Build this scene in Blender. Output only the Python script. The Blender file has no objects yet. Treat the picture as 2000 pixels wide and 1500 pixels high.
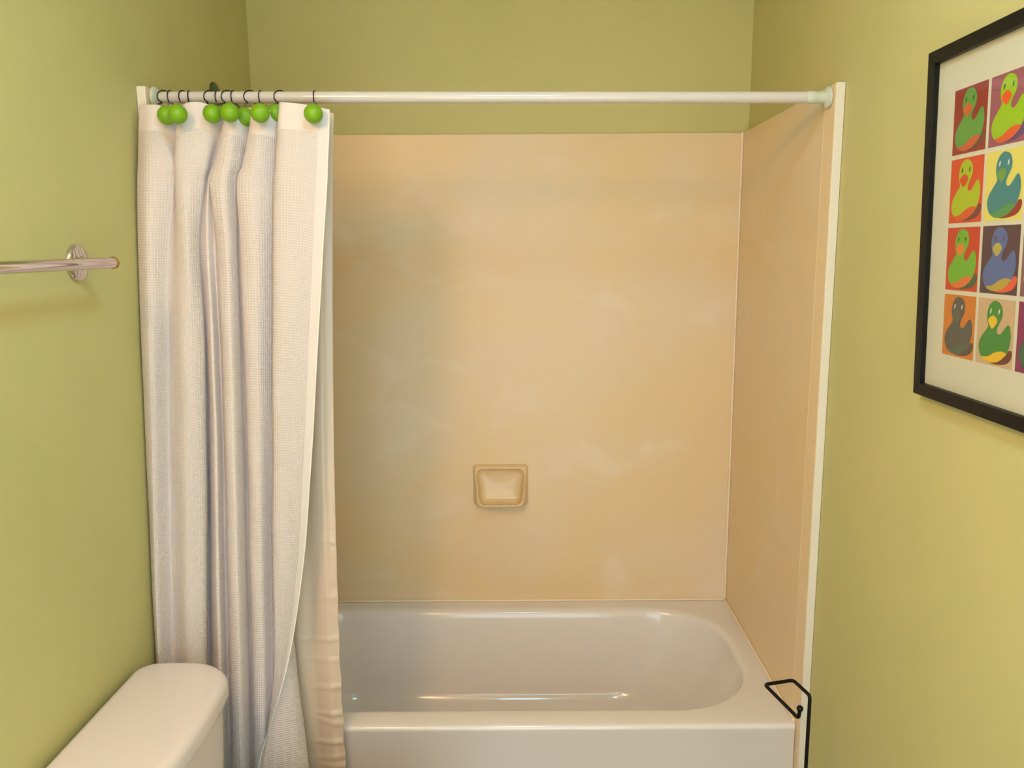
import bpy, math
from mathutils import Vector, Matrix

# ------------------------------------------------------------------ camera, world, light levels
scn = bpy.context.scene
COL = scn.collection
cam_d = bpy.data.cameras.new('camera')
cam_d.sensor_width = 36.0
cam_d.lens = 1607.9 / 2000 * 36.0
cam_d.shift_x = -0.0138
cam_d.shift_y = 0.0114
cam_d.clip_start = 0.02
cam = bpy.data.objects.new('camera', cam_d)
COL.objects.link(cam)
_fw = Vector((0.0, math.cos(0.1748), -math.sin(0.1748)))
_rt0 = Vector((1, 0, 0)); _up0 = _rt0.cross(_fw)
_rl = -0.0058
_rt = _rt0 * math.cos(_rl) + _up0 * math.sin(_rl)
_up = -_rt0 * math.sin(_rl) + _up0 * math.cos(_rl)
cam.matrix_world = Matrix(((_rt.x, _up.x, -_fw.x, 0.8336), (_rt.y, _up.y, -_fw.y, -2.6359),
                           (_rt.z, _up.z, -_fw.z, 1.5741), (0, 0, 0, 1)))
scn.camera = cam

world = bpy.data.worlds.new('hall_light')
scn.world = world
world.use_nodes = True
world.node_tree.nodes['Background'].inputs[0].default_value = (0.85, 1.0, 1.03, 1)
world.node_tree.nodes['Background'].inputs[1].default_value = 3.5     # daylight of the hall, comes in by the doorway
CEIL_LAMP = 28.0       # ceiling dome emission
VANITY = 100.0         # vanity globes emission
scn.view_settings.view_transform = 'Standard'
scn.view_settings.look = 'None'
scn.view_settings.gamma = 1.0
scn.view_settings.use_curve_mapping = False
scn.view_settings.exposure = 0.0

# ------------------------------------------------------------------ helpers
def lin(c):
    return tuple((v / 255 / 12.92) if v / 255 <= 0.04045 else ((v / 255 + 0.055) / 1.055) ** 2.4 for v in c) + (1,)

def mat(name, rgb, rough=0.5, metal=0.0, spec=0.5, coat=0.0):
    m = bpy.data.materials.new(name); m.use_nodes = True
    b = m.node_tree.nodes['Principled BSDF']
    b.inputs['Base Color'].default_value = lin(rgb)
    b.inputs['Roughness'].default_value = rough
    b.inputs['Metallic'].default_value = metal
    b.inputs['Specular IOR Level'].default_value = spec
    b.inputs['Coat Weight'].default_value = coat
    b.inputs['Coat Roughness'].default_value = 0.08
    return m

def N(m, typ, **kw):
    n = m.node_tree.nodes.new(typ)
    for k, v in kw.items():
        if k in n.inputs: n.inputs[k].default_value = v
        else: setattr(n, k, v)
    return n

def L(m, a, b): m.node_tree.links.new(a, b)

def noise_tint(m, rgb2, scale, lo=0.4, hi=0.7, detail=4, fac=1.0, stretch=(1, 1, 1), dist=0.0):
    """mix the base colour towards rgb2 by a noise, in object space"""
    b = m.node_tree.nodes['Principled BSDF']
    tc = N(m, 'ShaderNodeTexCoord'); mp = N(m, 'ShaderNodeMapping'); mp.inputs['Scale'].default_value = stretch
    nz = N(m, 'ShaderNodeTexNoise', Scale=scale, Detail=detail, Distortion=dist)
    mr = N(m, 'ShaderNodeMapRange'); mr.inputs[1].default_value = lo; mr.inputs[2].default_value = hi; mr.inputs[4].default_value = fac
    mx = N(m, 'ShaderNodeMix', data_type='RGBA')
    L(m, tc.outputs['Object'], mp.inputs[0]); L(m, mp.outputs[0], nz.inputs['Vector'])
    L(m, nz.outputs[0], mr.inputs[0]); L(m, mr.outputs[0], mx.inputs[0])
    src = b.inputs['Base Color']
    if src.is_linked: L(m, src.links[0].from_socket, mx.inputs[6])
    else: mx.inputs[6].default_value = src.default_value
    mx.inputs[7].default_value = lin(rgb2)
    L(m, mx.outputs[2], src)
    return m

def bump_noise(m, scale, strength, dist=0.002, stretch=(1, 1, 1)):
    b = m.node_tree.nodes['Principled BSDF']
    tc = N(m, 'ShaderNodeTexCoord'); mp = N(m, 'ShaderNodeMapping'); mp.inputs['Scale'].default_value = stretch
    nz = N(m, 'ShaderNodeTexNoise', Scale=scale, Detail=3.0)
    bp = N(m, 'ShaderNodeBump', Strength=strength, Distance=dist)
    L(m, tc.outputs['Object'], mp.inputs[0]); L(m, mp.outputs[0], nz.inputs['Vector'])
    L(m, nz.outputs[0], bp.inputs['Height']); L(m, bp.outputs[0], b.inputs['Normal'])
    return m

def tag(o, label=None, cat=None, group=None, kind=None):
    for k, v in (('label', label), ('category', cat), ('group', group), ('kind', kind)):
        if v: o[k] = v
    return o

def empty(name, loc):
    o = bpy.data.objects.new(name, None); COL.objects.link(o)
    o.location = loc; o.empty_display_size = 0.05
    return o

def origin(o):
    p = Vector((0, 0, 0))
    while o is not None:
        p += o.location; o = o.parent
    return p

def mk(name, V, F, m, parent=None, smooth=True, at=None, local=False, angle=35):
    """one mesh object; V in world metres unless local"""
    base = Vector((0, 0, 0))
    if not local:
        base = origin(parent) if parent else Vector(at or (0, 0, 0))
    me = bpy.data.meshes.new(name)
    me.from_pydata([tuple(Vector(v) - base) for v in V], [], F)
    me.validate(); me.update()
    o = bpy.data.objects.new(name, me); COL.objects.link(o)
    if m: me.materials.append(m)
    if parent: o.parent = parent
    elif not local: o.location = base
    if smooth:
        me.polygons.foreach_set('use_smooth', [True] * len(me.polygons))
        me.set_sharp_from_angle(angle=math.radians(angle))
    return o

def bevel(o, w, seg=3):
    md = o.modifiers.new('bevel', 'BEVEL'); md.width = w; md.segments = seg; md.limit_method = 'ANGLE'
    return o

def boxg(x0, x1, y0, y1, z0, z1):
    V = [(x, y, z) for z in (z0, z1) for y in (y0, y1) for x in (x0, x1)]
    F = [(0, 2, 3, 1), (4, 5, 7, 6), (0, 1, 5, 4), (2, 6, 7, 3), (0, 4, 6, 2), (1, 3, 7, 5)]
    return V, F

def join(*parts):
    V, F = [], []
    for v, f in parts:
        n = len(V); V += list(v); F += [tuple(i + n for i in q) for q in f]
    return V, F

def lathe(prof, c, axis='z', n=40):
    """prof: (radius, height) list about an axis through c"""
    c = Vector(c); V, F = [], []
    for r, h in prof:
        for k in range(n):
            a = 2 * math.pi * k / n; s, t = r * math.cos(a), r * math.sin(a)
            V.append(c + (Vector((s, t, h)) if axis == 'z' else Vector((h, s, t)) if axis == 'x' else Vector((t, h, s))))
    for i in range(len(prof) - 1):
        for k in range(n):
            F.append((i * n + k, i * n + (k + 1) % n, (i + 1) * n + (k + 1) % n, (i + 1) * n + k))
    F.append(tuple(range(n))[::-1]); F.append(tuple((len(prof) - 1) * n + k for k in range(n)))
    return V, F

def tube(pts, r, n=12, closed=False):
    pts = [Vector(p) for p in pts]; m = len(pts); V, F = [], []
    T = []
    for i in range(m):
        a = pts[i - 1] if (i or closed) else pts[i]; b = pts[(i + 1) % m] if (i < m - 1 or closed) else pts[i]
        T.append((b - a).normalized())
    ref = Vector((0, 0, 1)) if abs(T[0].z) < 0.9 else Vector((1, 0, 0))
    u = (ref - T[0] * ref.dot(T[0])).normalized()
    for i in range(m):
        u = (u - T[i] * u.dot(T[i])).normalized(); w = T[i].cross(u)
        rr = r[i] if isinstance(r, (list, tuple)) else r
        for k in range(n):
            a = 2 * math.pi * k / n
            V.append(pts[i] + (u * math.cos(a) + w * math.sin(a)) * rr)
    for i in range(m if closed else m - 1):
        j = (i + 1) % m
        for k in range(n):
            F.append((i * n + k, i * n + (k + 1) % n, j * n + (k + 1) % n, j * n + k))
    if not closed:
        F.append(tuple(range(n))[::-1]); F.append(tuple((m - 1) * n + k for k in range(n)))
    return V, F

def sphere(c, r, n=24, m=16):
    prof = [(max(r * math.sin(math.pi * i / m), 1e-5), -r * math.cos(math.pi * i / m)) for i in range(m + 1)]
    return lathe(prof, c, 'z', n)

def cr(p0, p1, p2, p3, t):
    return 0.5 * ((2 * p1) + (p2 - p0) * t + (2 * p0 - 5 * p1 + 4 * p2 - p3) * t * t + (3 * p1 - p0 - 3 * p2 + p3) * t ** 3)

def spline(P, n):
    P = [Vector(p) for p in P]; out = []
    for i in range(len(P) - 1):
        a = P[max(i - 1, 0)]; d = P[min(i + 2, len(P) - 1)]
        for k in range(n): out.append(cr(a, P[i], P[i + 1], d, k / n))
    out.append(P[-1]); return out

def fillet(P, r, n=6):
    """polyline with rounded corners"""
    P = [Vector(p) for p in P]; out = [P[0]]
    for i in range(1, len(P) - 1):
        a = (P[i - 1] - P[i]).normalized(); b = (P[i + 1] - P[i]).normalized()
        rr = min(r, (P[i - 1] - P[i]).length * 0.45, (P[i + 1] - P[i]).length * 0.45)
        s, e = P[i] + a * rr, P[i] + b * rr
        for k in range(n + 1):
            t = k / n; out.append(s * (1 - t) ** 2 + P[i] * 2 * t * (1 - t) + e * t * t)
    out.append(P[-1]); return out

def rrect(x0, x1, y0, y1, r, z, n=10, side=10):
    """rounded rectangle ring; r = radii at (x1,y1),(x0,y1),(x0,y0),(x1,y0); fixed vertex count"""
    if not isinstance(r, (tuple, list)): r = (r,) * 4
    cs = [(x1 - r[0], y1 - r[0], 0, r[0]), (x0 + r[1], y1 - r[1], 90, r[1]), (x0 + r[2], y0 + r[2], 180, r[2]), (x1 - r[3], y0 + r[3], 270, r[3])]
    pts = []
    for i, (cx, cy, a0, rr) in enumerate(cs):
        arc = [(cx + rr * math.cos(math.radians(a0 + 90 * k / n)), cy + rr * math.sin(math.radians(a0 + 90 * k / n))) for k in range(n + 1)]
        pts += arc
        nx, ny, na, nr = cs[(i + 1) % 4]
        e = (nx + nr * math.cos(math.radians(na)), ny + nr * math.sin(math.radians(na)))
        for k in range(1, side):
            t = k / side; pts.append((arc[-1][0] * (1 - t) + e[0] * t, arc[-1][1] * (1 - t) + e[1] * t))
    return [(x, y, z) for x, y in pts]

def rings(R, cap0=False, cap1=False):
    n = len(R[0]); V = [p for q in R for p in q]; F = []
    for i in range(len(R) - 1):
        for k in range(n):
            F.append((i * n + k, i * n + (k + 1) % n, (i + 1) * n + (k + 1) % n, (i + 1) * n + k))
    if cap0: F.append(tuple(range(n))[::-1])
    if cap1: F.append(tuple((len(R) - 1) * n + k for k in range(n)))
    return V, F

W = 1.524; PT = 0.020; YF = -0.782; ZP = 1.926; ZT = 0.405; H = 2.44; YR = -3.05

# ------------------------------------------------------------------ materials
M_wall = bump_noise(noise_tint(mat('green_paint', (202, 196, 136), 0.55, spec=0.35), (197, 192, 131), 3.0), 220, 0.06, 0.0008)
M_ceil = bump_noise(mat('ceiling_white', (235, 232, 222), 0.8), 150, 0.2, 0.001)
M_floor = mat('floor_tile', (136, 116, 96), 0.4)
M_panel = mat('cultured_marble', (232, 206, 163), 0.32, spec=0.4)
noise_tint(M_panel, (230, 211, 184), 2.2, 0.42, 0.7, 3, 0.8, (1, 1, 1.2), 0.4)
noise_tint(M_panel, (240, 224, 205), 4.2, 0.55, 0.76, 3, 0.5, (1, 1, 1.3), 0.9)
M_strip = mat('panel_return', (240, 214, 176), 0.35, spec=0.4)
M_edge = mat('panel_edge', (228, 220, 206), 0.4)
M_caulk = mat('caulk', (250, 228, 200), 0.5)
M_tub = mat('tub_enamel', (232, 225, 224), 0.13, spec=0.5, coat=0.4)
M_toilet = mat('toilet_china', (226, 216, 218), 0.2, spec=0.5)
M_chrome = mat('chrome', (215, 205, 208), 0.08, 1.0)
M_brass = mat('brass_ring', (190, 140, 50), 0.2, 1.0)
M_rod = mat('rod_white', (212, 207, 205), 0.14)
M_rodend = mat('rod_end_plastic', (206, 212, 198), 0.3)
M_wire = mat('hook_wire', (70, 58, 55), 0.2, 1.0)
M_ball = mat('green_ball', (118, 168, 12), 0.45)
M_black = mat('black_metal', (7, 6, 6), 0.4, spec=0.25)
M_frame = bump_noise(mat('black_frame', (16, 13, 12), 0.45, spec=0.25), 60, 0.1, 0.001, (1, 1, 8))
M_sheet = noise_tint(mat('print_paper', (222, 214, 198), 0.6), (190, 182, 168), 9, 0.66, 0.75, 2, 0.5)
M_soap = mat('soap_dish_ceramic', (226, 196, 152), 0.26, spec=0.45, coat=0.3)

# shower curtain cloth: waffle weave
M_cloth = mat('waffle_cloth', (238, 228, 222), 0.62, spec=0.3)
def waffle(m):
    nt = m.node_tree; b = nt.nodes['Principled BSDF']
    uv = N(m, 'ShaderNodeUVMap'); sp = N(m, 'ShaderNodeSeparateXYZ'); L(m, uv.outputs[0], sp.inputs[0])
    def mth(op, a, c=None):
        n = N(m, 'ShaderNodeMath', operation=op)
        for i, v in enumerate((a, c)):
            if v is None: continue
            if isinstance(v, (int, float)): n.inputs[i].default_value = v
            else: L(m, v, n.inputs[i])
        return n.outputs[0]
    k = 2 * math.pi / 0.0056
    sx = mth('ABSOLUTE', mth('SINE', mth('MULTIPLY', sp.outputs[0], k / 2)))
    sy = mth('ABSOLUTE', mth('SINE', mth('MULTIPLY', sp.outputs[1], k / 2)))
    g = mth('MULTIPLY', mth('POWER', sx, 0.6), mth('POWER', sy, 0.6))       # 1 in the pit, 0 on the ridges
    # plain hems at the top and along the free edge
    top = mth('GREATER_THAN', sp.outputs[1], 0.055)
    edge = mth('LESS_THAN', sp.outputs[0], UMAX - 0.020)
    g = mth('MULTIPLY', g, mth('MULTIPLY', top, edge))
    bp = N(m, 'ShaderNodeBump', Strength=0.7, Distance=0.0018); bp.invert = True
    L(m, g, bp.inputs['Height']); L(m, bp.outputs[0], b.inputs['Normal'])
    mx = N(m, 'ShaderNodeMix', data_type='RGBA')
    mx.inputs[6].default_value = lin((236, 226, 225)); mx.inputs[7].default_value = lin((229, 218, 217))  # pits a little darker: the shade of the weave is put into the colour
    L(m, g, mx.inputs[0]); L(m, mx.outputs[2], b.inputs['Base Color'])
    tr = N(m, 'ShaderNodeBsdfTranslucent'); tr.inputs[0].default_value = lin((240, 226, 215))
    ms = N(m, 'ShaderNodeMixShader'); ms.inputs[0].default_value = 0.14
    L(m, b.outputs[0], ms.inputs[1]); L(m, tr.outputs[0], ms.inputs[2])
    L(m, ms.outputs[0], nt.nodes['Material Output'].inputs[0])
M_liner = mat('vinyl_liner', (238, 220, 200), 0.18, spec=0.5)
bump_noise(M_liner, 9, 0.25, 0.01, (0.8, 0.8, 4))
_tr = N(M_liner, 'ShaderNodeBsdfTranslucent'); _tr.inputs[0].default_value = lin((232, 212, 184))
_ms = N(M_liner, 'ShaderNodeMixShader'); _ms.inputs[0].default_value = 0.3
L(M_liner, M_liner.node_tree.nodes['Principled BSDF'].outputs[0], _ms.inputs[1]); L(M_liner, _tr.outputs[0], _ms.inputs[2])
L(M_liner, _ms.outputs[0], M_liner.node_tree.nodes['Material Output'].inputs[0])

M_glass = bpy.data.materials.new('picture_glass'); M_glass.use_nodes = True
_nt = M_glass.node_tree; _nt.nodes.remove(_nt.nodes['Principled BSDF'])
_t = N(M_glass, 'ShaderNodeBsdfTransparent'); _t.inputs[0].default_value = (0.97, 0.98, 0.96, 1)
_g = N(M_glass, 'ShaderNodeBsdfGlossy'); _g.inputs['Roughness'].default_value = 0.03
_m = N(M_glass, 'ShaderNodeMixShader')
_m.inputs[0].default_value = 0.045; L(M_glass, _t.outputs[0], _m.inputs[1]); L(M_glass, _g.outputs[0], _m.inputs[2])
L(M_glass, _m.outputs[0], _nt.nodes['Material Output'].inputs[0])

def emit(name, rgb, s):
    m = bpy.data.materials.new(name); m.use_nodes = True
    nt = m.node_tree; nt.nodes.remove(nt.nodes['Principled BSDF'])
    e = N(m, 'ShaderNodeEmission'); e.inputs[0].default_value = rgb + (1,); e.inputs[1].default_value = s
    L(m, e.outputs[0], nt.nodes['Material Output'].inputs[0]); return m

# ------------------------------------------------------------------ the room
def struct(name, g, m):
    return tag(mk(name, g[0], g[1], m, None, False), kind='structure')
T = 0.1
struct('floor', boxg(-T, W + T, YR - T, T, -T, 0), M_floor)
struct('ceiling', boxg(-T, W + T, YR - T, T, H, H + T), M_ceil)
struct('wall_back', boxg(-T, W + T, 0, T, 0, H), M_wall)
struct('wall_left', boxg(-T, 0, YR - T, 0, 0, H), M_wall)
struct('wall_right', boxg(W, W + T, YR - T, 0, 0, H), M_wall)
# front wall behind the camera, with the open doorway the picture was taken by
struct('wall_front', join(boxg(0, 0.30, YR - T, YR, 0, H), boxg(1.36, W, YR - T, YR, 0, H), boxg(0.30, 1.36, YR - T, YR, 2.05, H)), M_wall)
tag(mk('trim_1', *join(boxg(0.23, 0.30, YR, YR + 0.015, 0, 2.12), boxg(1.36, 1.43, YR, YR + 0.015, 0, 2.12), boxg(0.30, 1.36, YR, YR + 0.015, 2.05, 2.12)), M_ceil, None, False), kind='structure')
CURT = [
[(0.013,-0.800,1.884),(0.039,-0.814,1.882),(0.063,-0.816,1.880),(0.087,-0.799,1.864),(0.099,-0.814,1.865),(0.123,-0.821,1.884),(0.164,-0.818,1.882),(0.179,-0.794,1.857),(0.186,-0.800,1.855),(0.189,-0.804,1.854),(0.199,-0.817,1.872),(0.217,-0.825,1.872),(0.228,-0.814,1.869),(0.242,-0.794,1.849),(0.256,-0.815,1.872),(0.277,-0.824,1.873),(0.300,-0.811,1.868),(0.317,-0.794,1.866),(0.319,-0.814,1.874),(0.320,-0.828,1.882),(0.335,-0.837,1.881),(0.380,-0.836,1.876),(0.424,-0.831,1.867)],
[(0.012,-0.810,1.835),(0.041,-0.830,1.832),(0.062,-0.828,1.832),(0.091,-0.802,1.836),(0.101,-0.829,1.832),(0.122,-0.833,1.831),(0.166,-0.823,1.832),(0.184,-0.797,1.836),(0.187,-0.801,1.835),(0.190,-0.805,1.835),(0.195,-0.824,1.832),(0.215,-0.832,1.831),(0.231,-0.816,1.833),(0.244,-0.794,1.836),(0.252,-0.821,1.832),(0.274,-0.829,1.831),(0.298,-0.813,1.833),(0.315,-0.796,1.835),(0.316,-0.818,1.832),(0.315,-0.835,1.830),(0.331,-0.845,1.828),(0.379,-0.842,1.829),(0.423,-0.836,1.829)],
[(0.009,-0.821,1.760),(0.044,-0.849,1.757),(0.089,-0.838,1.758),(0.094,-0.812,1.761),(0.096,-0.844,1.757),(0.121,-0.849,1.757),(0.158,-0.832,1.758),(0.161,-0.810,1.760),(0.169,-0.815,1.760),(0.175,-0.812,1.760),(0.177,-0.830,1.758),(0.208,-0.844,1.757),(0.223,-0.824,1.759),(0.232,-0.803,1.761),(0.234,-0.826,1.758),(0.266,-0.839,1.757),(0.296,-0.818,1.759),(0.312,-0.799,1.761),(0.311,-0.823,1.758),(0.309,-0.844,1.756),(0.327,-0.856,1.755),(0.375,-0.851,1.755),(0.418,-0.843,1.756)],
[(0.007,-0.828,1.717),(0.043,-0.854,1.715),(0.085,-0.835,1.716),(0.091,-0.823,1.717),(0.095,-0.844,1.716),(0.120,-0.853,1.715),(0.147,-0.832,1.716),(0.150,-0.817,1.717),(0.158,-0.827,1.717),(0.164,-0.819,1.717),(0.166,-0.836,1.716),(0.199,-0.848,1.715),(0.212,-0.824,1.716),(0.221,-0.811,1.717),(0.222,-0.832,1.716),(0.258,-0.842,1.715),(0.293,-0.819,1.716),(0.310,-0.801,1.718),(0.308,-0.825,1.716),(0.304,-0.846,1.714),(0.323,-0.858,1.713),(0.371,-0.853,1.713),(0.415,-0.845,1.714)],
[(0.004,-0.844,1.588),(0.039,-0.870,1.588),(0.068,-0.842,1.588),(0.077,-0.839,1.588),(0.100,-0.862,1.588),(0.122,-0.869,1.587),(0.133,-0.843,1.588),(0.134,-0.830,1.588),(0.154,-0.846,1.587),(0.163,-0.828,1.587),(0.178,-0.846,1.587),(0.201,-0.857,1.587),(0.210,-0.833,1.587),(0.211,-0.819,1.587),(0.226,-0.841,1.587),(0.258,-0.849,1.587),(0.286,-0.823,1.587),(0.304,-0.806,1.587),(0.302,-0.831,1.587),(0.297,-0.852,1.587),(0.316,-0.863,1.586),(0.361,-0.856,1.586),(0.402,-0.848,1.586)],
[(0.004,-0.863,1.404),(0.037,-0.890,1.406),(0.059,-0.860,1.403),(0.069,-0.860,1.403),(0.099,-0.884,1.405),(0.120,-0.884,1.405),(0.136,-0.859,1.402),(0.130,-0.830,1.399),(0.156,-0.862,1.403),(0.161,-0.834,1.400),(0.179,-0.860,1.402),(0.199,-0.868,1.403),(0.207,-0.844,1.400),(0.208,-0.823,1.398),(0.226,-0.852,1.401),(0.253,-0.858,1.402),(0.276,-0.831,1.399),(0.294,-0.809,1.396),(0.293,-0.838,1.399),(0.288,-0.860,1.402),(0.308,-0.870,1.402),(0.346,-0.862,1.401),(0.383,-0.852,1.400)],
[(0.004,-0.890,1.126),(0.031,-0.915,1.133),(0.048,-0.883,1.124),(0.062,-0.886,1.125),(0.095,-0.909,1.131),(0.113,-0.905,1.129),(0.129,-0.882,1.123),(0.115,-0.836,1.111),(0.152,-0.882,1.123),(0.156,-0.847,1.114),(0.175,-0.876,1.121),(0.194,-0.883,1.123),(0.201,-0.858,1.117),(0.202,-0.835,1.111),(0.221,-0.865,1.118),(0.244,-0.870,1.120),(0.261,-0.843,1.112),(0.284,-0.818,1.106),(0.280,-0.849,1.114),(0.275,-0.871,1.120),(0.294,-0.881,1.122),(0.325,-0.872,1.120),(0.355,-0.859,1.116)],
[(0.004,-0.910,0.899),(0.026,-0.934,0.908),(0.041,-0.900,0.895),(0.055,-0.903,0.896),(0.086,-0.926,0.904),(0.105,-0.920,0.902),(0.120,-0.899,0.893),(0.104,-0.847,0.873),(0.144,-0.896,0.892),(0.147,-0.858,0.877),(0.168,-0.887,0.889),(0.187,-0.894,0.891),(0.194,-0.868,0.881),(0.195,-0.845,0.872),(0.214,-0.875,0.883),(0.236,-0.879,0.885),(0.251,-0.851,0.874),(0.279,-0.825,0.863),(0.274,-0.855,0.875),(0.264,-0.880,0.885),(0.281,-0.889,0.889),(0.305,-0.881,0.885),(0.327,-0.867,0.880)],
[(0.004,-0.928,0.665),(0.022,-0.951,0.677),(0.032,-0.917,0.658),(0.046,-0.919,0.660),(0.078,-0.941,0.671),(0.097,-0.934,0.667),(0.108,-0.913,0.656),(0.093,-0.861,0.628),(0.136,-0.908,0.653),(0.140,-0.869,0.632),(0.161,-0.898,0.648),(0.182,-0.904,0.650),(0.188,-0.877,0.636),(0.188,-0.854,0.624),(0.207,-0.884,0.640),(0.228,-0.887,0.641),(0.243,-0.861,0.627),(0.286,-0.831,0.611),(0.282,-0.857,0.625),(0.256,-0.887,0.641),(0.264,-0.895,0.645),(0.273,-0.894,0.645),(0.282,-0.883,0.639)],
[(0.004,-0.945,0.424),(0.016,-0.966,0.438),(0.023,-0.933,0.415),(0.037,-0.935,0.416),(0.070,-0.955,0.430),(0.089,-0.948,0.425),(0.096,-0.927,0.411),(0.081,-0.874,0.375),(0.126,-0.920,0.405),(0.131,-0.880,0.378),(0.152,-0.908,0.398),(0.173,-0.913,0.401),(0.179,-0.886,0.382),(0.179,-0.863,0.366),(0.197,-0.892,0.386),(0.218,-0.896,0.388),(0.233,-0.871,0.372),(0.302,-0.841,0.351),(0.290,-0.862,0.365),(0.223,-0.899,0.391),(0.218,-0.911,0.399),(0.215,-0.914,0.401),(0.210,-0.914,0.401)],
[(0.004,-0.944,0.214),(0.005,-0.965,0.231),(0.008,-0.932,0.204),(0.022,-0.934,0.206),(0.056,-0.954,0.222),(0.075,-0.947,0.216),(0.082,-0.927,0.199),(0.066,-0.874,0.157),(0.113,-0.919,0.193),(0.119,-0.879,0.161),(0.140,-0.908,0.184),(0.161,-0.912,0.187),(0.168,-0.886,0.166),(0.168,-0.862,0.147),(0.186,-0.892,0.170),(0.207,-0.895,0.173),(0.222,-0.870,0.153),(0.306,-0.844,0.131),(0.286,-0.861,0.145),(0.189,-0.906,0.182),(0.182,-0.919,0.193),(0.176,-0.923,0.196),(0.169,-0.924,0.197)],
]
# ------------------------------------------------------------------ tub surround
PB = 0.012; GP = 0.0006
def mk_trim(n, P): return tag(mk('trim_%d' % n, *tube(P, 0.0033, 8), M_caulk), kind='structure')
def surround(name, loc, label): return tag(empty(name, loc), label, 'wall panel')
sb = surround('surround_panel', (W / 2, 0, ZT), 'beige marbled wall panel behind the bathtub, facing the room')
bevel(mk('panel', *boxg(PT + 0.004, W - PT - 0.004, -PB, -GP, ZT + 0.001, ZP), M_panel, sb), 0.002)
mk_trim(2, [(PT + 0.004, -PB - 0.003, ZT + 0.0035), (W - PT - 0.004, -PB - 0.003, ZT + 0.0035)])
for sx, label in ((0, 'beige side wall panel behind the drawn shower curtain, at the left wall'), (1, 'beige side wall panel with pale front edge at the right end of the tub')):
    x0, x1 = ((GP, PT), (W - PT, W - GP))[sx]
    sp_ = surround('surround_panel', ((x0 + x1) / 2, -0.4, 0.02), label)
    bevel(mk('panel', *boxg(x0, x1, YF + 0.067, -GP, 0.02, ZP), M_panel, sp_), 0.002)
    e0, e1 = ((GP, PT), (W - PT, W - GP))[sx]
    bevel(mk('edge_strip', *boxg(e0, e1, YF + 0.004, YF + 0.067, 0.02, ZP), M_strip, sp_), 0.002)
    bevel(mk('edge_cap', *boxg(e0, e1, YF, YF + 0.004, 0.02, ZP), M_edge, sp_), 0.0018)
    xb = (PT + 0.0032, W - PT - 0.0032)[sx]
    mk_trim(3 + sx, [(xb, -PB - 0.0035, ZT + 0.008), (xb, -PB - 0.0035, ZP)])
    mk_trim(5 + sx, [(xb, -PB - 0.007, ZT + 0.0035), (xb, YF + 0.04, ZT + 0.0035)])

# ------------------------------------------------------------------ bathtub
tub = empty('bathtub', (W / 2, -0.38, 0))
tag(tub, 'glossy off-white alcove bathtub with flat apron and rounded basin', 'bathtub')
def tring(fr, x0, x1, y0, y1, z, r): return rrect(x0, x1, y0, y1, r, z, 14, 12)
TX0, TX1, TY0, TY1 = PT + 0.0008, W - PT - 0.0008, -0.757, -PB + 0.004
R = []
for inset, z, r in ((0.004, 0.02, 0.004), (0.004, ZT - 0.02, 0.005), (0.0, ZT - 0.0125, 0.006), (0.0012, ZT - 0.006, 0.006), (0.005, ZT - 0.0018, 0.006), (0.011, ZT, 0.006)):
    R.append(tring(0, TX0 + (0.0), TX1, TY0 + inset, TY1, z, r))
ox0, ox1, oy0, oy1 = 0.10, 1.440, -0.672, -0.088
rr = (0.22, 0.16, 0.16, 0.22)
def grow(d, z, f=1.0):
    return tring(0, ox0 - d, ox1 + d, oy0 - d * f, oy1 + d * f, z, tuple(max(q + d, 0.02) for q in rr))
R.append(grow(0.034, ZT - 0.0002))
for d, z in ((0.022, 0.0), (0.014, -0.0012), (0.007, -0.0045), (0.002, -0.010), (-0.0005, -0.017), (-0.003, -0.028)):
    R.append(grow(d, ZT + z))
def basin(t, z):
    # t: 0 at the lip, 1 at the floor line; right end slopes the most
    return tring(0, ox0 + 0.02 + 0.04 * t, ox1 - 0.004 - 0.19 * t ** 1.15, oy0 + 0.003 + 0.055 * t, oy1 - 0.003 - 0.055 * t, z, (0.215 - 0.05 * t, 0.14, 0.14, 0.215 - 0.05 * t))
for t, z in ((0.12, 0.345), (0.3, 0.29), (0.5, 0.235), (0.68, 0.19), (0.8, 0.16)):
    R.append(basin(t, z))
for a in (15, 30, 45, 60, 75, 90):
    s = math.radians(a); q = 0.05 * (1 - math.cos(s))
    z = 0.16 - 0.05 * math.sin(s); t = 0.8 + 0.2 * math.sin(s) * 0.5
    base = basin(t, z)
    cx, cy = 0.72, -0.38
    R.append([(x + (cx - x) * q / 0.5, y + (cy - y) * q / 0.28, zz) for x, y, zz in base])
last = R[-1]
R.append([(0.72 + (x - 0.72) * 0.5, -0.38 + (y + 0.38) * 0.5, 0.106) for x, y, z in last])
R.append([(0.72 + (x - 0.72) * 0.02, -0.38 + (y + 0.38) * 0.02, 0.104) for x, y, z in last])
mk('basin_and_apron', *rings(R, False, True), M_tub, tub, angle=60)
mk('drain', *lathe([(0.034, 0), (0.034, 0.003), (0.026, 0.004), (0.02, 0.0015), (0.001, 0.001)], (0.27, -0.38, 0.108), 'z', 28), M_chrome, tub)

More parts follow.
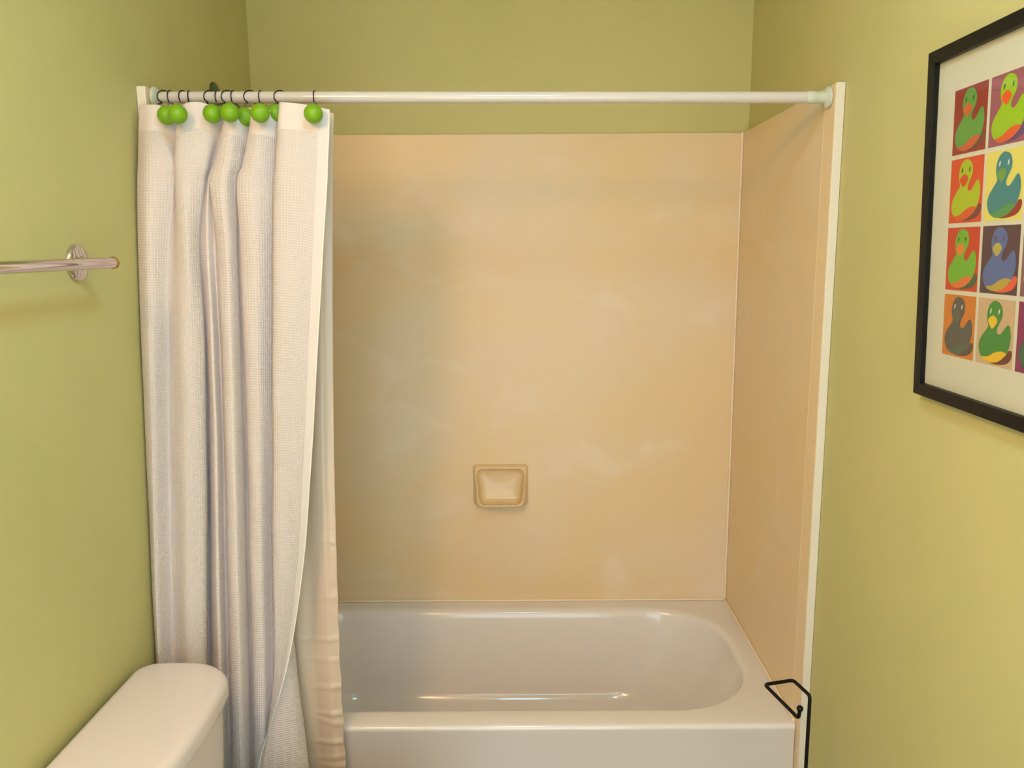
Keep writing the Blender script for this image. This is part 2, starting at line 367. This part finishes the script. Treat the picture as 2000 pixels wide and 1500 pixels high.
# ------------------------------------------------------------------ soap dish
def soap():
    x0, x1, z0, z1 = 0.6575, 0.8385, 0.744, 0.883
    w, h = x1 - x0, z1 - z0; xm, zc = (x0 + x1) / 2, z0 + 0.066
    def outline(ins_t, ins_b, top, bot, r, fy, wave=0.0):
        # closed ring in the wall plane; sides lean from ins_t at the top to ins_b at the bottom; fy(v) = distance from the wall
        ring = []
        for x, z, _ in rrect(x0, x1, z0 + bot, z1 - top, r, 0, 8, 16):
            v = (z - z0) / h
            ins = ins_b + (ins_t - ins_b) * min(1, max(0, v)) ** 0.8
            xx = xm + (x - xm) * (w / 2 - ins) / (w / 2)
            y = fy(min(1, max(0, v)))
            if wave and v < 0.2 and abs(xx - xm) < 0.055: z += wave * math.cos((xx - xm) * 2 * math.pi / 0.027)
            ring.append((xx, -PB - y, z))
        return ring
    lean = lambda a, c: (lambda v: a + (c - a) * (1 - v) ** 1.25)
    R = [outline(0.0, 0.0, 0.0, 0.0, 0.012, lambda v: 0.0002),
         outline(0.0006, 0.0006, 0.0006, 0.0006, 0.012, lambda v: 0.005),
         outline(0.0025, 0.0035, 0.0025, 0.0025, 0.013, lean(0.010, 0.016)),
         outline(0.0040, 0.0125, 0.0045, 0.0060, 0.016, lean(0.0140, 0.044)),
         outline(0.0055, 0.0190, 0.0070, 0.0095, 0.020, lean(0.0165, 0.0575), 0.0008),
         outline(0.0075, 0.0215, 0.0095, 0.0125, 0.021, lean(0.0170, 0.0590), 0.0012),
         outline(0.0100, 0.0240, 0.0125, 0.0155, 0.022, lean(0.0150, 0.0560), 0.0010),
         outline(0.0125, 0.0255, 0.0150, 0.0135, 0.022, lean(0.0115, 0.0480)),
         outline(0.0150, 0.0272, 0.0180, 0.0140, 0.022, lean(0.0080, 0.0370)),
         outline(0.0190, 0.0295, 0.0225, 0.0185, 0.020, lean(0.0060, 0.0240)),
         outline(0.0250, 0.0330, 0.0300, 0.0300, 0.016, lean(0.0050, 0.0130)),
         outline(0.0560, 0.0570, 0.0580, 0.0520, 0.008, lean(0.0045, 0.0080))]
    V, F = rings(R, False, True)
    F = [f[::-1] for f in F]
    o = mk('soap_dish', V, F, M_soap, None, at=(xm, -PB, z0), angle=180)
    o.modifiers.new('smooth', 'SUBSURF').levels = 1; o.modifiers['smooth'].render_levels = 2
    tag(o, 'small beige ceramic soap dish set on the back alcove panel', 'soap dish')
soap()

# ------------------------------------------------------------------ shower arm seen above the rod
sh = empty('shower_fixture', (0.0, -0.318, 1.99))
tag(sh, 'shower head on a short arm behind the curtain, round wall plate showing above the rod', 'shower head')
M_plate = mat('wall_plate_metal', (112, 128, 106), 0.22, 1.0)  # chrome, with the dark green it reflects put into the base colour
mk('wall_plate', *lathe([(0.033, 0.0), (0.033, 0.003), (0.028, 0.008), (0.014, 0.013), (0.001, 0.013)], (0.0005, -0.318, 1.99), 'x', 36), M_plate, sh)
mk('arm', *tube(fillet([(0.005, -0.318, 1.985), (0.05, -0.318, 1.975), (0.085, -0.318, 1.90)], 0.03, 8), 0.009, 14), M_plate, sh)
hd = mk('head', *lathe([(0.012, 0.0), (0.014, -0.02), (0.030, -0.045), (0.032, -0.058), (0.001, -0.058)], (0.087, -0.318, 1.90), 'z', 30), M_plate, sh)

# ------------------------------------------------------------------ shower rod
RY, RZL, RZR = -0.745, 1.9085, 1.9005
def rz(x): return RZL + (RZR - RZL) * (x - PT) / (W - 2 * PT)
rod = empty('shower_curtain_rod', (PT, RY, RZL))
tag(rod, 'white tension shower rod spanning the alcove with pale end caps', 'curtain rod')
mk('tube', *tube([(0.05, RY, rz(0.05)), (0.60, RY, rz(0.6)), (1.458, RY, rz(1.458))], 0.0125, 24), M_rod, rod)
mk('collar', *tube([(x, RY, rz(x)) for x in (1.452, 1.4535, 1.470, 1.4715, 1.494)], [0.0128, 0.0138, 0.0138, 0.0132, 0.0132], 24), M_rodend, rod)
mk('collar', *tube([(x, RY, rz(x)) for x in (0.030, 0.058)], 0.0118, 24), M_rodend, rod)
mk('end_flange', *lathe([(0.0145, 0.0), (0.0185, 0.002), (0.0225, 0.005), (0.0225, 0.010), (0.02, 0.0118)], (W - PT - 0.0122, RY, rz(1.5)), 'x', 36), M_rodend, rod)
mk('end_flange', *lathe([(0.02, -0.0118), (0.0225, -0.010), (0.0225, -0.005), (0.0185, -0.002), (0.0145, 0.0)], (PT + 0.0122, RY, rz(0.03)), 'x', 36), M_rodend, rod)

# ------------------------------------------------------------------ shower curtain
def sheet(rows, nu, nv):
    R2 = [spline(r, nu) for r in rows]
    cols = list(zip(*R2)); C2 = [spline(c, nv) for c in cols]
    return [list(r) for r in zip(*C2)]
def sheet_obj(name, G, m, parent=None, at=None, thick=0.001):
    nr, nc = len(G), len(G[0]); V = [p for r in G for p in r]; F = []
    for j in range(nr - 1):
        for i in range(nc - 1):
            a = j * nc + i; F.append((a, a + nc, a + nc + 1, a + 1))
    o = mk(name, V, F, m, parent, at=at, angle=180)
    mid = G[nr // 2]; u = [0]
    for i in range(1, nc): u.append(u[-1] + (Vector(mid[i]) - Vector(mid[i - 1])).length)
    uvl = o.data.uv_layers.new(name='UVMap')
    for lp in o.data.loops:
        j, i = divmod(lp.vertex_index, nc)
        uvl.data[lp.index].uv = (u[i], G[0][i][2] - G[j][i][2])
    if thick:
        sd = o.modifiers.new('thickness', 'SOLIDIFY'); sd.thickness = thick; sd.offset = 0
    return o, u[-1]
G = sheet(CURT, 8, 14)
for j, r in enumerate(G):
    for i, p in enumerate(r):
        z = p.z; a = i / len(r)
        p.y += 0.0016 * math.sin(31 * a + 5.2 * z) * math.sin(17 * z + 9 * a) * min(1, (1.88 - z) * 3 + 0.1)
        p.x = max(p.x, 0.003 + 0.00005 * i)
cur, UMAX = sheet_obj('shower_curtain', G, M_cloth, None, (0.2, -0.82, 0.1), 0.0012)
waffle(M_cloth)
tag(cur, 'white waffle-weave shower curtain drawn to the left in deep folds', 'shower curtain')
# stitched hem cord down the free edge
hemc = mk('edge_hem', *tube([r[-1] + Vector((0.0, -0.0008, 0)) for r in G], 0.0013, 6), mat('hem_thread', (246, 240, 230), 0.6), cur)

# liner
LINR = [(0.420, 1.879), (0.413, 1.75), (0.405, 1.586), (0.395, 1.334), (0.387, 1.095), (0.382, 0.845), (0.379, 0.584), (0.381, 0.339), (0.379, 0.09)]
rows = []
for k, (xr, z) in enumerate(LINR):
    t = k / (len(LINR) - 1); row = []
    for i in range(29):
        a = i / 28; x = 0.03 + (xr - 0.03) * a
        zz = z + (0.006 * math.cos(2 * math.pi * a * 5.5) - 0.004 if k == 0 else 0)
        y = -0.7745 - 0.012 * t - 0.0045 * math.cos(2 * math.pi * a * 5.5 + 0.4 * t) * (1 - 0.3 * t) - (0.004 * t if a > 0.9 else 0)
        row.append((x, y, zz))
    rows.append(row)
G = sheet(rows, 4, 44)
for j, r in enumerate(G):
    for i, p in enumerate(r):
        a = i / (len(r) - 1); z = p.z
        k = max(0, a - 0.72) / 0.28
        low = min(1, max(0, (1.0 - z) / 0.5))
        # small horizontal creases by the free edge, stronger low down
        s = 0
        for zc, amp, sl in ((0.655, 1, .05), (0.60, .7, -.04), (0.53, 1.2, .05), (0.46, 1.3, -.02), (0.435, .9, -.25), (0.385, 1.3, .03), (0.345, 1, .12), (0.32, 1, -.03), (0.27, 1, .06), (0.22, 1, -.08), (0.76, .5, .1), (0.90, .4, -.1), (1.28, .35, .2)):
            q = (z - zc - sl * (p.x - 0.36)) / 0.0048
            s += amp * math.exp(-q * q)
        p.y -= 0.0042 * s * k ** 0.8
        p.x += 0.0015 * math.sin(60 * z) * k * low
lin_o, _ = sheet_obj('shower_curtain_liner', G, M_liner, None, (0.2, -0.78, 0.09), 0.0006)
tag(lin_o, 'translucent beige vinyl liner hanging behind the white shower curtain', 'curtain liner')

# ------------------------------------------------------------------ curtain hooks with green balls
# ring x, ball x, ball z, ball depth, turn of the wire, label
HK = [(0.0351, 0.0296, 1.8723, -0.7585, 30, 'curtain hook nearest the left wall, wire ring at the rod end'),
 (0.0573, 0.0842, 1.8571, -0.8340, 3, 'lime green ball hook half hidden, leftmost ball on the curtain'),
 (0.0818, 0.1206, 1.8536, -0.8680, 18, 'lime green ball hook beside the leftmost, half-hidden one'),
 (0.1018, 0.1086, 1.8676, -0.7585, -8, 'curtain hook wire right after the first two green balls'),
 (0.1363, 0.1309, 1.8674, -0.7585, 30, 'curtain hook wire just left of the third green ball'),
 (0.1608, 0.1827, 1.8584, -0.8420, 5, 'lime green ball hook, left one of the middle touching pair'),
 (0.1742, 0.1723, 1.8672, -0.7585, 32, 'curtain hook wire between the middle pair of green balls'),
 (0.1953, 0.2247, 1.8577, -0.8580, 4, 'lime green ball hook, right one of the middle touching pair'),
 (0.2232, 0.2369, 1.8579, -0.8030, 32, 'lime green ball hook mostly hidden behind a fold, between two full balls'),
 (0.2554, 0.2846, 1.8576, -0.8500, 5, 'lime green ball hook on the last narrow fold, fully visible'),
 (0.2888, 0.3024, 1.8646, -0.7980, 34, 'lime green ball hook barely peeking out left of the wide front panel'),
 (0.3745, 0.3980, 1.8540, -0.8620, 1, 'lime green ball hook standing alone on the wide right panel')]
ball_src = mk('ball', *sphere((0, 0, 0), 0.0194), M_ball, None, local=True)
BALL = ball_src.data; bpy.data.objects.remove(ball_src)
for k, (x, xb, z, y, tw, lab) in enumerate(HK):
    h = empty('curtain_hook', (x, RY, rz(x)))
    tag(h, lab, 'curtain hook', 'curtain hooks on the shower rod')
    zr = rz(x); a = math.radians(tw); q = 0.0143
    # ring hugging the rod, turned about the vertical: the front strand stays at x, the back swings right
    pts = []
    for ang in (-62, -30, 0, 30, 60, 90, 120, 150, 180, 215, 245):
        g = math.radians(ang); cy, cz = -q * math.cos(g), q * math.sin(g)
        dx = (cy + q) * math.sin(a) + (0.004 * (1 - math.cos(g)) if tw > 20 else 0)
        pts.append((x + dx, RY + cy, zr + cz))
    top = (xb, y + 0.006, z + 0.0188)
    mid = (x * 0.6 + xb * 0.4, RY - q * 0.95 + (y - RY + q) * 0.25, zr - 0.0165)
    pts = [top, mid] + pts
    mk('wire_ring', *tube(spline(pts, 5), 0.00125, 8), M_wire, h)
    b = bpy.data.objects.new('ball', BALL); COL.objects.link(b); b.parent = h
    b.location = (xb - x, y - RY, z - zr)

# ------------------------------------------------------------------ towel bar on the left wall
tb = empty('towel_bar', (0, -1.40, 1.552))
tag(tb, 'chrome towel bar on a round wall plate on the left wall', 'towel bar')
BX = 0.066
def barz(y): return 1.5555 + (y + 1.09) * 0.006
for y in (-1.09, -1.70):
    z = barz(y)
    mk('wall_plate', *lathe([(0.034, 0.0), (0.034, 0.004), (0.0325, 0.007), (0.029, 0.009), (0.020, 0.0105), (0.013, 0.012), (0.012, 0.016)], (0.0005, y, z), 'x', 44), M_chrome, tb)
    mk('post', *lathe([(0.0115, 0.012), (0.0125, 0.016), (0.0095, 0.021), (0.0085, 0.045), (0.0095, BX)], (0, y, z), 'x', 28), M_chrome, tb)
mk('bar', *tube([(BX, -1.082, barz(-1.082)), (BX, -1.71, barz(-1.71))], 0.0100, 28), M_chrome, tb)
for y in (-1.082, -1.713):
    mk('end_ring', *lathe([(0.0098, -0.0035), (0.0112, -0.002), (0.0112, 0.002), (0.0095, 0.0045), (0.001, 0.0048)], (BX, y, barz(y)), 'y', 28), M_brass, tb)

# ------------------------------------------------------------------ toilet
to = empty('toilet', (0.115, -1.28, 0))
tag(to, 'off-white toilet with a rounded tank lid against the left wall', 'toilet')
Y0t, Y1t = -1.508, -1.012          # tank lid ends
def lidring(ins, z, bow=0.020):
    # plan outline of the lid: straight at the wall, bowed at the front, rounded corners
    x0, x1 = 0.010 + ins, 0.212 - ins; y0, y1 = Y0t + ins, Y1t - ins
    r = 0.075 - ins * 0.6
    ring = rrect(x0, x1, y0, y1, (r, 0.035, 0.035, r), z, 12, 12)
    ym = (y0 + y1) / 2; hy = (y1 - y0) / 2
    xm = (x0 + x1) / 2 - 0.02; hx = (x1 - x0) / 2 + 0.02
    return [(x + bow * max(0, 1 - ((y - ym) / hy) ** 2) * max(0, (x - x0) / (x1 - x0)) ** 2,
             y + 0.012 * ((y - ym) / hy) ** 3 * (1 - ((x - xm) / hx) ** 2) - 0.006 * ((y - ym) / hy) ** 3, zz) for x, y, zz in ring]
LZ = 0.722
R = [lidring(0.012, LZ - 0.050), lidring(0.004, LZ - 0.049), lidring(0.0005, LZ - 0.044), lidring(0.0, LZ - 0.036)]
for a in range(0, 91, 15):
    s = math.radians(a); R.append(lidring(0.020 * (1 - math.cos(s)), LZ - 0.020 + 0.018 * math.sin(s)))
R.append(lidring(0.035, LZ - 0.001)); R.append(lidring(0.055, LZ - 0.0003))
mk('tank_lid', *rings(R, True, True), M_toilet, to, angle=50)
R = [lidring(0.040, 0.375), lidring(0.032, 0.385), lidring(0.026, 0.42), lidring(0.016, 0.55), lidring(0.012, LZ - 0.051)]
mk('tank', *rings(R, True, True), M_toilet, to, angle=50)
def oval(cx, rx, ry, z, n=48, p=2.3):
    out = []
    for k in range(n):
        a = 2 * math.pi * k / n; c, s = math.cos(a), math.sin(a)
        out.append((cx + rx * math.copysign(abs(c) ** (2 / p), c), -1.26 + ry * math.copysign(abs(s) ** (2 / p), s), z))
    return out
R = [oval(0.36, 0.21, 0.105, 0.0), oval(0.36, 0.21, 0.105, 0.03), oval(0.35, 0.19, 0.095, 0.10), oval(0.38, 0.22, 0.13, 0.22), oval(0.405, 0.27, 0.175, 0.33), oval(0.41, 0.285, 0.185, 0.385), oval(0.41, 0.283, 0.183, 0.395),
     oval(0.43, 0.20, 0.13, 0.395), oval(0.43, 0.18, 0.12, 0.36), oval(0.43, 0.10, 0.07, 0.22), oval(0.43, 0.03, 0.02, 0.20)]
mk('bowl', *rings(R, True, True), M_toilet, to, angle=50)
mk('seat', *rings([oval(0.43, 0.255, 0.178, 0.397), oval(0.43, 0.26, 0.182, 0.405), oval(0.43, 0.255, 0.178, 0.415)], True, True), M_toilet, to, angle=50)
mk('seat_lid', *rings([oval(0.43, 0.255, 0.178, 0.418), oval(0.43, 0.262, 0.184, 0.427), oval(0.43, 0.25, 0.175, 0.440), oval(0.43, 0.15, 0.10, 0.445)], True, True), M_toilet, to, angle=50)
mk('flush_lever', *tube(fillet([(0.19, -1.44, 0.63), (0.245, -1.44, 0.63), (0.25, -1.36, 0.622)], 0.012), 0.006, 12), M_chrome, to)

# ------------------------------------------------------------------ toilet paper stand
tp = empty('toilet_paper_stand', (1.445, -0.993, 0))
tag(tp, 'black wire toilet paper stand with an empty arm beside the tub end', 'paper holder')
ZA = 0.62
pts = fillet([(1.445, -0.993, 0.012), (1.445, -0.993, ZA), (1.4295, -0.927, ZA), (1.3605, -0.945, ZA), (1.3915, -1.080, ZA), (1.3935, -1.080, ZA + 0.020)], 0.010, 6)
mk('wire_frame', *tube(pts, 0.0040, 14), M_black, tp)
mk('end_ball', *sphere((1.3935, -1.080, ZA + 0.022), 0.0068, 18, 12), M_black, tp)
mk('base', *lathe([(0.07, 0.0), (0.07, 0.010), (0.066, 0.014), (0.012, 0.016), (0.006, 0.02)], (1.445, -0.993, 0.0), 'z', 44), M_black, tp)

# ------------------------------------------------------------------ framed print on the right wall
# local frame: x along the wall towards the room's front, y up, z out of the wall; hung with the top leaning out
pic = empty('framed_print', (W - 0.001, -1.232, 1.328))
lean = math.radians(1.75)
ex = Vector((0, -1, 0)); ey = Vector((-math.sin(lean), 0, math.cos(lean))); ez = ex.cross(ey)
pic.rotation_euler = Matrix(((ex.x, ey.x, ez.x), (ex.y, ey.y, ez.y), (ex.z, ey.z, ez.z))).to_euler()
tag(pic, 'black framed poster with a grid of brightly coloured toy ducks on the right wall', 'picture')
S = 0.556; FW = 0.0205; FD = 0.020
def pk(name, V, F, m, parent=None, smooth=False):
    o = mk(name, V, F, m, None, smooth, local=True); o.parent = parent or pic; return o
c = [(0, 0), (S, 0), (S, S), (0, S)]; ci = [(FW, FW), (S - FW, FW), (S - FW, S - FW), (FW, S - FW)]
for k in range(4):
    a, b = c[k], c[(k + 1) % 4]; d, e = ci[(k + 1) % 4], ci[k]
    V = [(p[0], p[1], z) for z in (0.0, FD) for p in (a, b, d, e)]
    o = pk('frame_rail', V, [(3, 2, 1, 0), (4, 5, 6, 7), (0, 1, 5, 4), (1, 2, 6, 5), (2, 3, 7, 6), (3, 0, 4, 7)], M_frame); bevel(o, 0.0012, 2)
pk('print_sheet', *boxg(FW - 0.004, S - FW + 0.004, FW - 0.004, S - FW + 0.004, 0.004, 0.0100), M_sheet)
pk('glass_pane', *boxg(FW - 0.003, S - FW + 0.003, FW - 0.003, S - FW + 0.003, 0.0140, 0.0155), M_glass)
DUCK = [(.50, .97), (.62, .93), (.685, .83), (.67, .72), (.60, .63), (.555, .55), (.58, .49), (.65, .49), (.73, .55), (.82, .63), (.885, .62), (.93, .50), (.92, .36), (.84, .21), (.68, .10), (.48, .045), (.28, .05), (.14, .12), (.07, .24), (.10, .37), (.22, .49), (.31, .58), (.28, .66), (.265, .78), (.32, .90), (.41, .96)]
def closed(P, n=4):
    P = [Vector((x, y, 0)) for x, y in P]; m = len(P); out = []
    for i in range(m):
        for k in range(n): out.append(cr(P[i - 1], P[i], P[(i + 1) % m], P[(i + 2) % m], k / n))
    return [(p.x, p.y) for p in out]
DUCKS = closed(DUCK)
BELLY = closed([(.17, .10), (.30, .05), (.48, .045), (.66, .09), (.80, .18), (.84, .22), (.70, .24), (.52, .20), (.36, .13)])
BEAK = closed([(.30, .67), (.40, .745), (.50, .735), (.555, .665), (.47, .575), (.40, .56)])
SHAD = closed([(.40, .04), (.60, .03), (.85, .07), (.97, .16), (.98, .26), (.90, .27), (.80, .17), (.62, .08)])
EYE1 = closed([(.345, .77), (.375, .80), (.38, .85), (.35, .835)]); EYE2 = closed([(.575, .77), (.60, .80), (.605, .85), (.575, .835)])
_pc = {}
def ink(rgb):
    if rgb not in _pc: _pc[rgb] = mat('ink_%02x%02x%02x' % rgb, rgb, 0.6)
    return _pc[rgb]
RED, ORG, YEL, BLK, WHT = (214, 84, 40), (232, 96, 40), (238, 192, 48), (24, 34, 26), (235, 235, 225)
# background, duck, beak, belly, cast shadow, eyes ; rows from the top
GRID = [
 [((152, 38, 38), (96, 156, 66), (216, 92, 46), (206, 92, 58), (120, 60, 50), BLK), ((160, 82, 104), (158, 196, 16), (238, 84, 28), (232, 88, 36), (98, 62, 122), BLK), ((132, 172, 146), (206, 66, 52), YEL, (230, 150, 60), (70, 100, 90), BLK), ((226, 196, 80), (150, 60, 120), ORG, (210, 90, 60), (130, 80, 40), WHT)],
 [((222, 72, 32), (178, 192, 28), (216, 74, 28), (222, 88, 36), (120, 56, 56), BLK), ((234, 218, 112), (58, 130, 142), (112, 156, 70), (84, 150, 80), (150, 34, 28), WHT), ((92, 98, 82), (198, 138, 60), RED, (220, 110, 60), (50, 56, 50), BLK), ((70, 130, 160), (230, 200, 70), ORG, (230, 120, 50), (40, 80, 110), BLK)],
 [((206, 60, 36), (116, 178, 48), (232, 128, 56), (228, 116, 54), (74, 92, 60), BLK), ((86, 54, 70), (88, 106, 168), (186, 168, 86), (190, 160, 70), (238, 92, 56), (110, 50, 60)), ((136, 86, 96), (222, 182, 92), (200, 90, 50), (226, 140, 90), (90, 50, 60), BLK), ((150, 180, 60), (190, 60, 50), YEL, (230, 150, 60), (90, 110, 40), BLK)],
 [((216, 124, 44), (92, 86, 84), (100, 104, 92), (86, 104, 92), (96, 74, 66), WHT), ((208, 174, 142), (64, 136, 58), (238, 194, 40), (240, 190, 40), (112, 48, 40), WHT), ((138, 32, 92), (66, 98, 78), (90, 60, 70), (60, 90, 76), (90, 24, 60), BLK), ((220, 90, 50), (90, 120, 180), YEL, (230, 160, 60), (130, 50, 40), WHT)]]
CW, CH, GX, GY = 0.0935, 0.0965, 0.0076, 0.0068
GX0, GY1 = 0.0735, S - 0.072
def flat(name, P, x, y, z, m, parent):
    V = [(x + a * CW, y + b * CH, z) for a, b in P]; return pk(name, V, [tuple(range(len(V)))], ink(m), parent)
for r in range(4):
    for q in range(4):
        bg, dk, bk, bl, sh_, ey_ = GRID[r][q]
        x = GX0 + q * (CW + GX); y = GY1 - (r + 1) * CH - r * GY
        p = pk('print_panel', *boxg(x, x + CW, y, y + CH, 0.0098, 0.0102), ink(bg))
        flat('duck_shadow', SHAD, x, y, 0.01030, sh_, p); flat('duck', DUCKS, x, y, 0.01040, dk, p)
        flat('belly', BELLY, x, y, 0.01050, bl, p); flat('beak', BEAK, x, y, 0.01050, bk, p)
        flat('eye', EYE1, x, y, 0.01050, ey_, p); flat('eye', EYE2, x, y, 0.01050, ey_, p)

# ------------------------------------------------------------------ lamps
cl = empty('ceiling_lamp', (0.80, -1.75, H))
tag(cl, 'round flush ceiling lamp with a white glass dome', 'lamp')
mk('base_ring', *lathe([(0.17, 0.0), (0.17, -0.02), (0.15, -0.025)], (0.80, -1.75, H), 'z', 40), M_ceil, cl)
mk('glass_dome', *lathe([(0.15, -0.02), (0.145, -0.045), (0.12, -0.07), (0.07, -0.088), (0.002, -0.094)], (0.80, -1.75, H), 'z', 40), emit('lamp_glow', (0.44, 0.90, 1.14), CEIL_LAMP), cl)
vl = empty('vanity_lamp', (0.0, -2.35, 2.22))
tag(vl, 'chrome vanity light bar with round globes high on the left wall', 'lamp')
o = mk('back_bar', *boxg(0.0, 0.025, -2.70, -2.00, 2.17, 2.27), M_chrome, vl); bevel(o, 0.006)
ME = emit('globe_glow', (1.0, 0.60, 0.36), VANITY)
for y in (-2.62, -2.44, -2.26, -2.08):
    mk('socket', *lathe([(0.025, 0.02), (0.022, 0.055)], (0.0, y, 2.22), 'x', 20), M_chrome, vl)
    mk('globe', *sphere((0.10, y, 2.22), 0.047), ME, vl)
